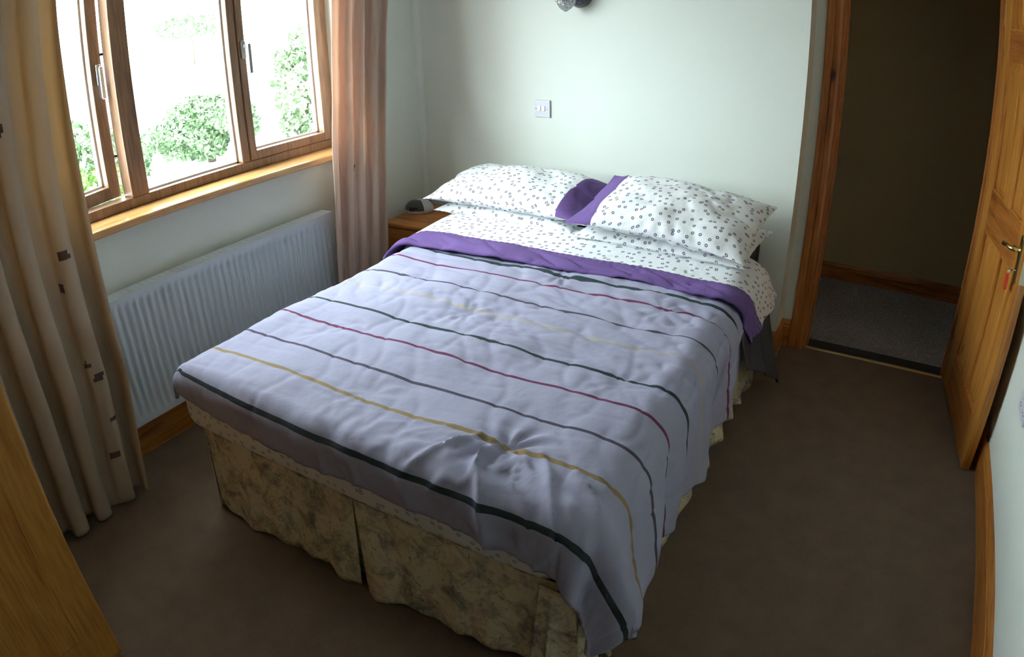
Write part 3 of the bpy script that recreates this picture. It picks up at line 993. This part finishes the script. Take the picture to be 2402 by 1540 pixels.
# charcoal blanket whose corner hangs under the purple border on the door side
la = np.arange(-0.95, -0.02, 0.012)
lb = np.arange(2.33, 2.80, 0.012)
Ag, Bg = np.meshgrid(la, lb, indexing='ij')
t = np.clip((Ag - XR) / 0.5, 0, 1)
a2 = Ag + t * (-0.16 + 0.50 * (Bg - 2.33))
P, D, UX, UY = drape(a2, Bg, -3, XR + 0.01, -5, 0.579, 0.09, 0.09, 0.17, 0)
P[..., 0] += 0.055 * t ** 1.5 * np.clip((Bg - 2.38) / 0.35, 0, 1)
P[..., 2] -= 0.05 * t ** 2 * np.clip((Bg - 2.5) / 0.3, 0, 1)
P[..., 1] += t * 0.06
N = grid_normals(P)
if N[5, 5, 2] < 0:
    N = -N
P = P + N * (t * 0.014 * np.sin(Bg * 38 + Ag * 4))[..., None]
P[..., 2] = np.maximum(P[..., 2], 0.02)
me = grid_mesh('blanket', P, np.stack([Ag, Bg], -1))
bl = link('blanket', me, MT['darkgrey'], None, True)
solid(bl, 0.004, 0)
tag(bl, 'charcoal blanket corner hanging below the purple border on the door side of the bed', 'blanket')

# duvet in the ring print cover, folded down, with its purple border
DB0, DB1, DB2 = 2.245, 2.402, 2.70
def fold_pts(Ag, Bg, lift=0.0):
    t = np.clip((Ag + 0.52) / 0.33, 0, 1)
    tl = np.clip((-1.86 - Ag) / 0.2, 0, 1)
    nar = 1 - 0.34 * np.clip((Ag + 1.9) / 1.0, 0, 1)
    b2 = np.where(Bg < DB1, DB1 - (DB1 - Bg) * nar, Bg) + 0.018 * vn(Ag * 3.5 + 20, 0 * Ag) + 0.035 * t - 0.05 * tl
    P, D, UX, UY = drape(Ag, b2, -1.875, -0.52, -5, 0.634, 0.12, 0.1, 0.30, 0, 0.2)
    P[..., 1] += 0.12 * t ** 1.4 + 0.10 * t ** 2 * (Bg - 2.2) / 0.4
    # lies lower at the folded edge, swells towards the pillows
    w = np.clip((Bg - DB0) / 0.05, 0, 1)
    P[..., 2] += -0.016 * (1 - w) ** 2 + 0.018 * np.clip((Bg - 2.45) / 0.15, 0, 1) * np.exp(-D / 0.1)
    N = grid_normals(P)
    if N[20, 4, 2] < 0:
        N = -N
    pw = np.exp(-((Bg - 2.30) / 0.07) ** 2)
    disp = pw * (0.012 * vn(Ag * 9 + 2, Bg * 14 + Ag * 4) - 0.015 * (1 - np.abs(vn(Ag * 16 + Bg * 20, Bg * 10 + 3))) ** 4)
    disp += 0.004 * vn(Ag * 5 + 9, Bg * 6) + 0.0022 * np.sin(Ag * 210) * np.exp(-((Bg - DB1 + 0.012) / 0.014) ** 2)
    disp += t * 0.010 * np.sin(Bg * 30)
    return P + N * (disp + lift)[..., None]


la = np.concatenate([np.arange(-2.03, -0.55, 0.008), np.arange(-0.55, -0.235, 0.008)])
lb = np.concatenate([np.linspace(DB0, DB1, 16), np.linspace(DB1, DB2, 26)[1:]])
Ag, Bg = np.meshgrid(la, lb, indexing='ij')
P = fold_pts(Ag, Bg)
k = 16
uv = np.stack([Ag, Bg], -1)
DU = empty('folded_duvet', (0, 0, 0))
tag(DU, 'white ring-print duvet folded down below the pillows, edged with a purple border', 'duvet')
o = link('duvet_cover', grid_mesh('duvet_cover', P[:, k - 1:], uv[:, k - 1:]), MT['ring'], DU, True)
solid(o, 0.010, 1 if grid_normals(P)[20, 4, 2] < 0 else -1)
o = link('purple_border', grid_mesh('purple_border', P[:, :k], uv[:, :k]), MT['purple'], DU, True)
solid(o, 0.010, 1 if grid_normals(P)[20, 4, 2] < 0 else -1)


# ------------------------------------------------------------------ pillows
def pillow(name, loc, rz, tilt, w, l, h, border, label, group=None, seed=0.0, roll=0.0, sag=0.0):
    """border: 0 none, +1 purple border at +x end, -1 at -x end"""
    root = empty(name, loc)
    root.rotation_euler = (tilt, roll, rz)
    tag(root, label, 'pillow', group)
    bw = 0.125                                # border width, metres
    def surf(u, v, top):
        # rounded square outline, slightly pinched sides, pointed corners
        X = u * w / 2 * (1 - 0.055 * (1 - v ** 2) * np.abs(u) ** 3)
        Y = v * l / 2 * (1 - 0.09 * (1 - u ** 2) * np.abs(v) ** 3)
        uu = u
        if border > 0:
            ue = np.clip((u + 0.09) / (0.91 + 0.09) if False else u * 1.0, -1, 1)
        e = (1 - np.abs(u) ** 3.2).clip(0) ** 0.62 * (1 - np.abs(v) ** 2.6).clip(0) ** 0.62
        if border:
            ub = u * border
            flat = 1 - 0.55 * np.clip((ub - 0.72) / 0.28, 0, 1) ** 1.2
            e = e * flat
        Z = h * e
        Z = Z * (0.60 if top else -0.40)
        Z = Z + (0.010 * vn(X * 7 + seed, Y * 7) + 0.006 * vn(X * 16 + seed, Y * 14 + 3)) * np.clip(e, 0, 1) * (1 if top else 0.5)
        # seam gathers towards the edges
        Z = Z + 0.006 * np.sin(np.arctan2(Y, X) * 22 + seed) * np.exp(-((1 - np.maximum(np.abs(u), np.abs(v))) / 0.16) ** 2) * np.clip(e * 3, 0, 1)
        Z = Z - 0.006 * (1 - np.abs(vn(X * 9 + Y * 6 + seed, Y * 11 - X * 5))) ** 4 * np.clip(e * 2, 0, 1)
        Z = Z - sag * (np.abs(u) ** 2) * (0.4 + 0.6 * (v < 0))
        P = np.stack([X, Y, Z], -1)
        # printed pattern follows the cloth: arc length across and along
        def arc(ax):
            dl = np.linalg.norm(np.diff(P, axis=ax), axis=2)
            c = np.cumsum(dl, axis=ax)
            c = np.concatenate([np.zeros_like(np.take(c, [0], axis=ax)), c], axis=ax)
            return c - np.take(c, [c.shape[ax] // 2], axis=ax)
        U0 = arc(0) + (X[[X.shape[0] // 2], :] if not border or True else 0)
        return P, np.stack([U0 + seed, arc(1) + seed * 0.7 + (0 if top else 1.3)], -1)

    t = np.linspace(-1, 1, 84)
    un = np.sin(t * PI / 2) * 0.5 + t * 0.5
    cut = 1 - 2 * bw / w
    us = np.sort(np.append(un, [cut, -cut]))
    if border > 0:
        ru, rb = us[us <= cut + 1e-9], us[us >= cut - 1e-9]
    elif border < 0:
        ru, rb = us[us >= -cut - 1e-9], us[us <= -cut + 1e-9]
    else:
        ru, rb = us, None
    vs = un

    def part(nm, uset, mat, onlytop=False):
        Ug, Vg = np.meshgrid(uset, vs, indexing='ij')
        meshes = []
        V, F, U = [], [], []
        for top in (True, False):
            P, uv = surf(Ug, Vg, top)
            n, m = P.shape[:2]
            base = len(V)
            V += [tuple(q) for q in P.reshape(-1, 3)]
            U += [tuple(q) for q in uv.reshape(-1, 2)]
            for i in range(n - 1):
                for j in range(m - 1):
                    f = (base + i * m + j, base + (i + 1) * m + j, base + (i + 1) * m + j + 1, base + i * m + j + 1)
                    F.append(f if top else tuple(reversed(f)))
        me = bpy.data.meshes.new(nm)
        me.from_pydata(V, [], F)
        ul = me.uv_layers.new(name='UVMap')
        for lp in me.loops:
            ul.data[lp.index].uv = U[lp.vertex_index]
        half = len(me.polygons) // 2
        o = link(nm, me, mat, root, True)
        if len(mat) > 1:
            for p in me.polygons:
                p.material_index = 1 if p.index >= half else 0
        return o

    part('pillowcase', ru, [MT['ring']])
    if border:
        part('purple_border', rb, [MT['purple'], MT['ring']])
    return root


pillow('pillow', (-1.622, 2.835, 0.668), math.radians(-2), math.radians(3), 0.76, 0.46, 0.105, 0,
       'white ring-print pillow at the window side, underneath the upper pillow', seed=2.0)
pillow('pillow', (-0.835, 2.765, 0.672), math.radians(-3), math.radians(3), 0.76, 0.47, 0.105, 0,
       'white ring-print pillow at the door side, lying underneath another pillow', seed=5.0)
pillow('pillow', (-1.615, 2.805, 0.755), math.radians(-2), math.radians(5), 0.86, 0.46, 0.155, 1,
       'white ring-print pillow on top at the window side, purple border tucked under its neighbour', seed=8.0, sag=0.02)
pillow('pillow', (-0.835, 2.705, 0.785), math.radians(-4), math.radians(12), 0.78, 0.48, 0.145, -1,
       'white ring-print pillow on top at the door side, purple border overlapping its neighbour', seed=11.0, roll=math.radians(2), sag=0.02)

# ------------------------------------------------------------------ bedside table and clock radio
NT = tag(empty('bedside_table', (-2.20, 2.90, 0)), 'small pine bedside table in the corner between curtain and bed', 'bedside table')
boxes('table_top', [((-0.215, -0.205, 0.500), (0.215, 0.205, 0.520))], MT['pine_x'], NT, 0.006)
boxes('carcass', [((-0.20, -0.185, 0.05), (0.20, 0.195, 0.500))], MT['pine_z'], NT, 0.002)
boxes('plinth', [((-0.19, -0.17, 0.0), (0.19, 0.19, 0.05))], MT['pine_x'], NT)
for zz in (0.07, 0.215, 0.36):
    dwr = boxes('drawer', [((-0.185, -0.203, zz), (0.185, -0.184, zz + 0.13))], MT['pine_x'], NT, 0.004)
    lathe('knob', [(0.001, 0.0), (0.008, -0.001), (0.007, -0.010), (0.015, -0.018), (0.013, -0.026), (0.001, -0.028)], MT['pine_x'], dwr, (0, -0.203, zz + 0.065), 'Y', 18)

CR = tag(empty('clock_radio', (-2.345, 2.935, 0.520), math.radians(25)), 'small rounded white clock radio with a dark face on the bedside table', 'clock radio')
lathe('case', [(0.001, 0), (0.068, 0.0), (0.078, 0.010), (0.080, 0.024), (0.074, 0.042), (0.058, 0.058), (0.034, 0.068), (0.001, 0.071)], MT['white'], CR, (0, 0, 0), 'Z', 40, True, (1.0, 0.82, 1))
# dark face: slice of a slightly larger shell on the near-left side
V, F = [], []
prof = [(0.0812, 0.021), (0.0800, 0.030), (0.0755, 0.043), (0.0595, 0.0592), (0.036, 0.0690), (0.012, 0.0715)]
n = 24
for (r, z) in prof:
    for k in range(n + 1):
        a = math.radians(178 + 120 * k / n)
        V.append((r * math.cos(a) * 1.0, r * math.sin(a) * 0.82, z))
for i in range(len(prof) - 1):
    for k in range(n):
        F.append((i * (n + 1) + k, i * (n + 1) + k + 1, (i + 1) * (n + 1) + k + 1, (i + 1) * (n + 1) + k))
me = bpy.data.meshes.new('face')
me.from_pydata(V, [], F)
fix_normals(me)
solid(link('clock_face', me, simple('smoked_face', (0.05, 0.055, 0.05), 0.3), CR, True), 0.0015, 0)
boxes('display', [((-0.045, -0.0655, 0.020), (0.005, -0.060, 0.042))], MT['dark'], CR, 0.002)

# ------------------------------------------------------------------ light switch and socket
SW = tag(empty('light_switch', (-1.668, BY, 1.101)), 'white double light switch on the pale wall above the pillows', 'light switch')
boxes('switch_plate', [((-0.0435, -0.010, -0.0435), (0.0435, 0, 0.0435))], MT['white'], SW, 0.003)
for xx in (-0.0255, -0.001):
    boxes('rocker', [((xx, -0.015, -0.013), (xx + 0.018, -0.008, 0.015))], MT['white2'], SW, 0.003)
for xx in (-0.034, 0.031):
    lathe('screw', [(0.0005, 0), (0.0028, 0), (0.0028, -0.0012), (0.0005, -0.0013)], MT['chrome'], SW, (xx, -0.010, 0.0), 'Y', 12)
SO = tag(empty('wall_socket', (RX, 2.222, 0.505)), 'white double power socket low on the right wall beside the door', 'power socket')
boxes('socket_plate', [((-0.009, -0.073, -0.043), (0, 0.073, 0.043))], MT['white'], SO, 0.003)
for yy_ in (-0.036, 0.036):
    boxes('rocker', [((-0.013, yy_ - 0.018, 0.012), (-0.008, yy_ - 0.006, 0.032))], MT['white2'], SO, 0.001)
    boxes('pin_slots', [((-0.0095, yy_ - 0.003, 0.004), (-0.0088, yy_ + 0.003, 0.012)), ((-0.0095, yy_ - 0.014, -0.016), (-0.0088, yy_ - 0.008, -0.012)), ((-0.0095, yy_ + 0.008, -0.016), (-0.0088, yy_ + 0.014, -0.012))], MT['dark'], SO)

# ------------------------------------------------------------------ wall lamp (only its foot is in the picture)
WL = tag(empty('wall_lamp', (-1.50, BY, 1.70)), 'wall lamp with cut-glass shade and dark round mount above the light switch', 'wall lamp')
lathe('wall_mount', [(0.001, 0.0), (0.060, 0.0), (0.062, -0.012), (0.050, -0.035), (0.030, -0.050), (0.001, -0.055)], MT['darkmetal'], WL, (0.040, 0, -0.040), 'Y', 36)
tube('arm', [(0.022, -0.045, -0.04), (0.01, -0.08, -0.055), (0, -0.11, -0.02), (0, -0.115, 0.02)], 0.006, MT['darkmetal'], WL)
# faceted cut-glass bowl
nn = 14
V, F = [], []
prof = [(0.004, -0.118), (0.024, -0.104), (0.040, -0.084), (0.052, -0.058), (0.060, -0.025), (0.062, 0.015), (0.070, 0.050)]
for i, (r, z) in enumerate(prof):
    for kk in range(nn):
        a = 2 * PI * (kk + 0.5 * (i % 2)) / nn
        rr2 = r * (1.0 + (0.07 if (kk + i) % 2 else -0.04))
        V.append((rr2 * math.cos(a), -0.085 + rr2 * math.sin(a), z))
for i in range(len(prof) - 1):
    for kk in range(nn):
        a0, a1 = i * nn + kk, i * nn + (kk + 1) % nn
        b0, b1 = a0 + nn, a1 + nn
        if i % 2 == 0:
            F += [(a0, a1, b0), (a1, b1, b0)]
        else:
            F += [(a0, b1, b0), (a0, a1, b1)]
F.append(tuple(reversed(range(nn))))
me = bpy.data.meshes.new('glass_shade')
me.from_pydata(V, [], F)
fix_normals(me)
mg, ntg, Ng, Lg, bg_ = new_mat('cut_glass')
bg_.inputs['Base Color'].default_value = (0.55, 0.57, 0.58, 1)
bg_.inputs['Metallic'].default_value = 0.75
bg_.inputs['Roughness'].default_value = 0.12
vo = Ng.new('ShaderNodeTexVoronoi')
vo.inputs['Scale'].default_value = 90
Lg.new(tex_coord(ntg), vo.inputs['Vector'])
bump(ntg, bg_, vo.outputs['Distance'], 0.9, 0.006)
solid(link('glass_shade', me, mg, WL), 0.003, 0)

# ------------------------------------------------------------------ garden outside
struct(boxes('ground_outside', [((-60, -30, -0.55), (WX - 0.3, 45, -0.45))], MT['ground']))


def bush(name, c, rx, ry, rz, nleaf, size, mat, label, seed, group=None, cat='bush', stem=True):
    rs = np.random.RandomState(seed)
    d = rs.normal(size=(nleaf, 3))
    d /= np.linalg.norm(d, axis=1)[:, None]
    rad = rs.uniform(0.55, 1.0, nleaf) ** 0.5
    lump = 1 + 0.32 * vn(d[:, 0] * 2.3 + seed, d[:, 1] * 2.3 + d[:, 2] * 1.9)
    C = np.array(c) + d * (rad * lump)[:, None] * np.array([rx, ry, rz])
    V, F = [], []
    a1 = rs.normal(size=(nleaf, 3))
    a1 /= np.linalg.norm(a1, axis=1)[:, None]
    a2 = np.cross(a1, rs.normal(size=(nleaf, 3)))
    a2 /= np.linalg.norm(a2, axis=1)[:, None]
    sz = size * rs.uniform(0.6, 1.3, nleaf)
    for i in range(nleaf):
        p, u, v, s = C[i], a1[i], a2[i], sz[i]
        b = len(V)
        V += [tuple(p - u * s), tuple(p + v * s * 0.5 - np.cross(u, v) * s * 0.15), tuple(p + u * s), tuple(p - v * s * 0.5 - np.cross(u, v) * s * 0.15)]
        F += [(b, b + 1, b + 2), (b, b + 2, b + 3)]
    root = empty(name, (c[0], c[1], -0.45))
    me = bpy.data.meshes.new('foliage')
    me.from_pydata([(x - c[0], y - c[1], z + 0.45) for x, y, z in V], [], F)
    link('foliage', me, mat, root)
    tag(root, label, cat, group)
    if stem:
        tube('stem', [(0, 0, 0), (0.05 * rx, 0, (c[2] + 0.45) * 0.6), (0, 0.05, c[2] + 0.45)], 0.05, MT['bark'], root, 8, radii=[0.07, 0.05, 0.03])
    return root


bush('garden_bush', (-9.4, 6.55, 0.12), 0.8, 0.85, 0.42, 5200, 0.055, MT['leaf2'], 'large rounded green bush seen through the middle window pane', 3)
bush('garden_bush', (-9.4, 5.25, 0.02), 0.35, 0.22, 0.22, 900, 0.045, MT['leaf2'], 'small grey-green bush to the left of the large bush behind the middle pane', 31)
bush('garden_bush', (-6.6, 3.10, 0.50), 0.6, 0.60, 0.46, 4200, 0.045, MT['leaf2'], 'grey-green bush seen through the left window pane beside the curtain', 5)
bush('garden_shrub', (-4.4, 1.98, 0.50), 0.40, 0.42, 0.36, 3000, 0.035, MT['leaf'], 'low bright green shrub close to the window, below the left pane bush', 8, cat='shrub')
bush('garden_tree', (-8.0, 7.3, 0.62), 0.40, 0.34, 0.80, 1300, 0.07, MT['leaf2'], 'slender pale green tree seen through the right window pane', 13, cat='tree')
bush('distant_tree', (-40.0, 27.5, 2.0), 2.0, 2.8, 0.8, 700, 0.22, MT['leaf2'], 'faint far-off tree line near the top of the middle window pane', 17, cat='tree')
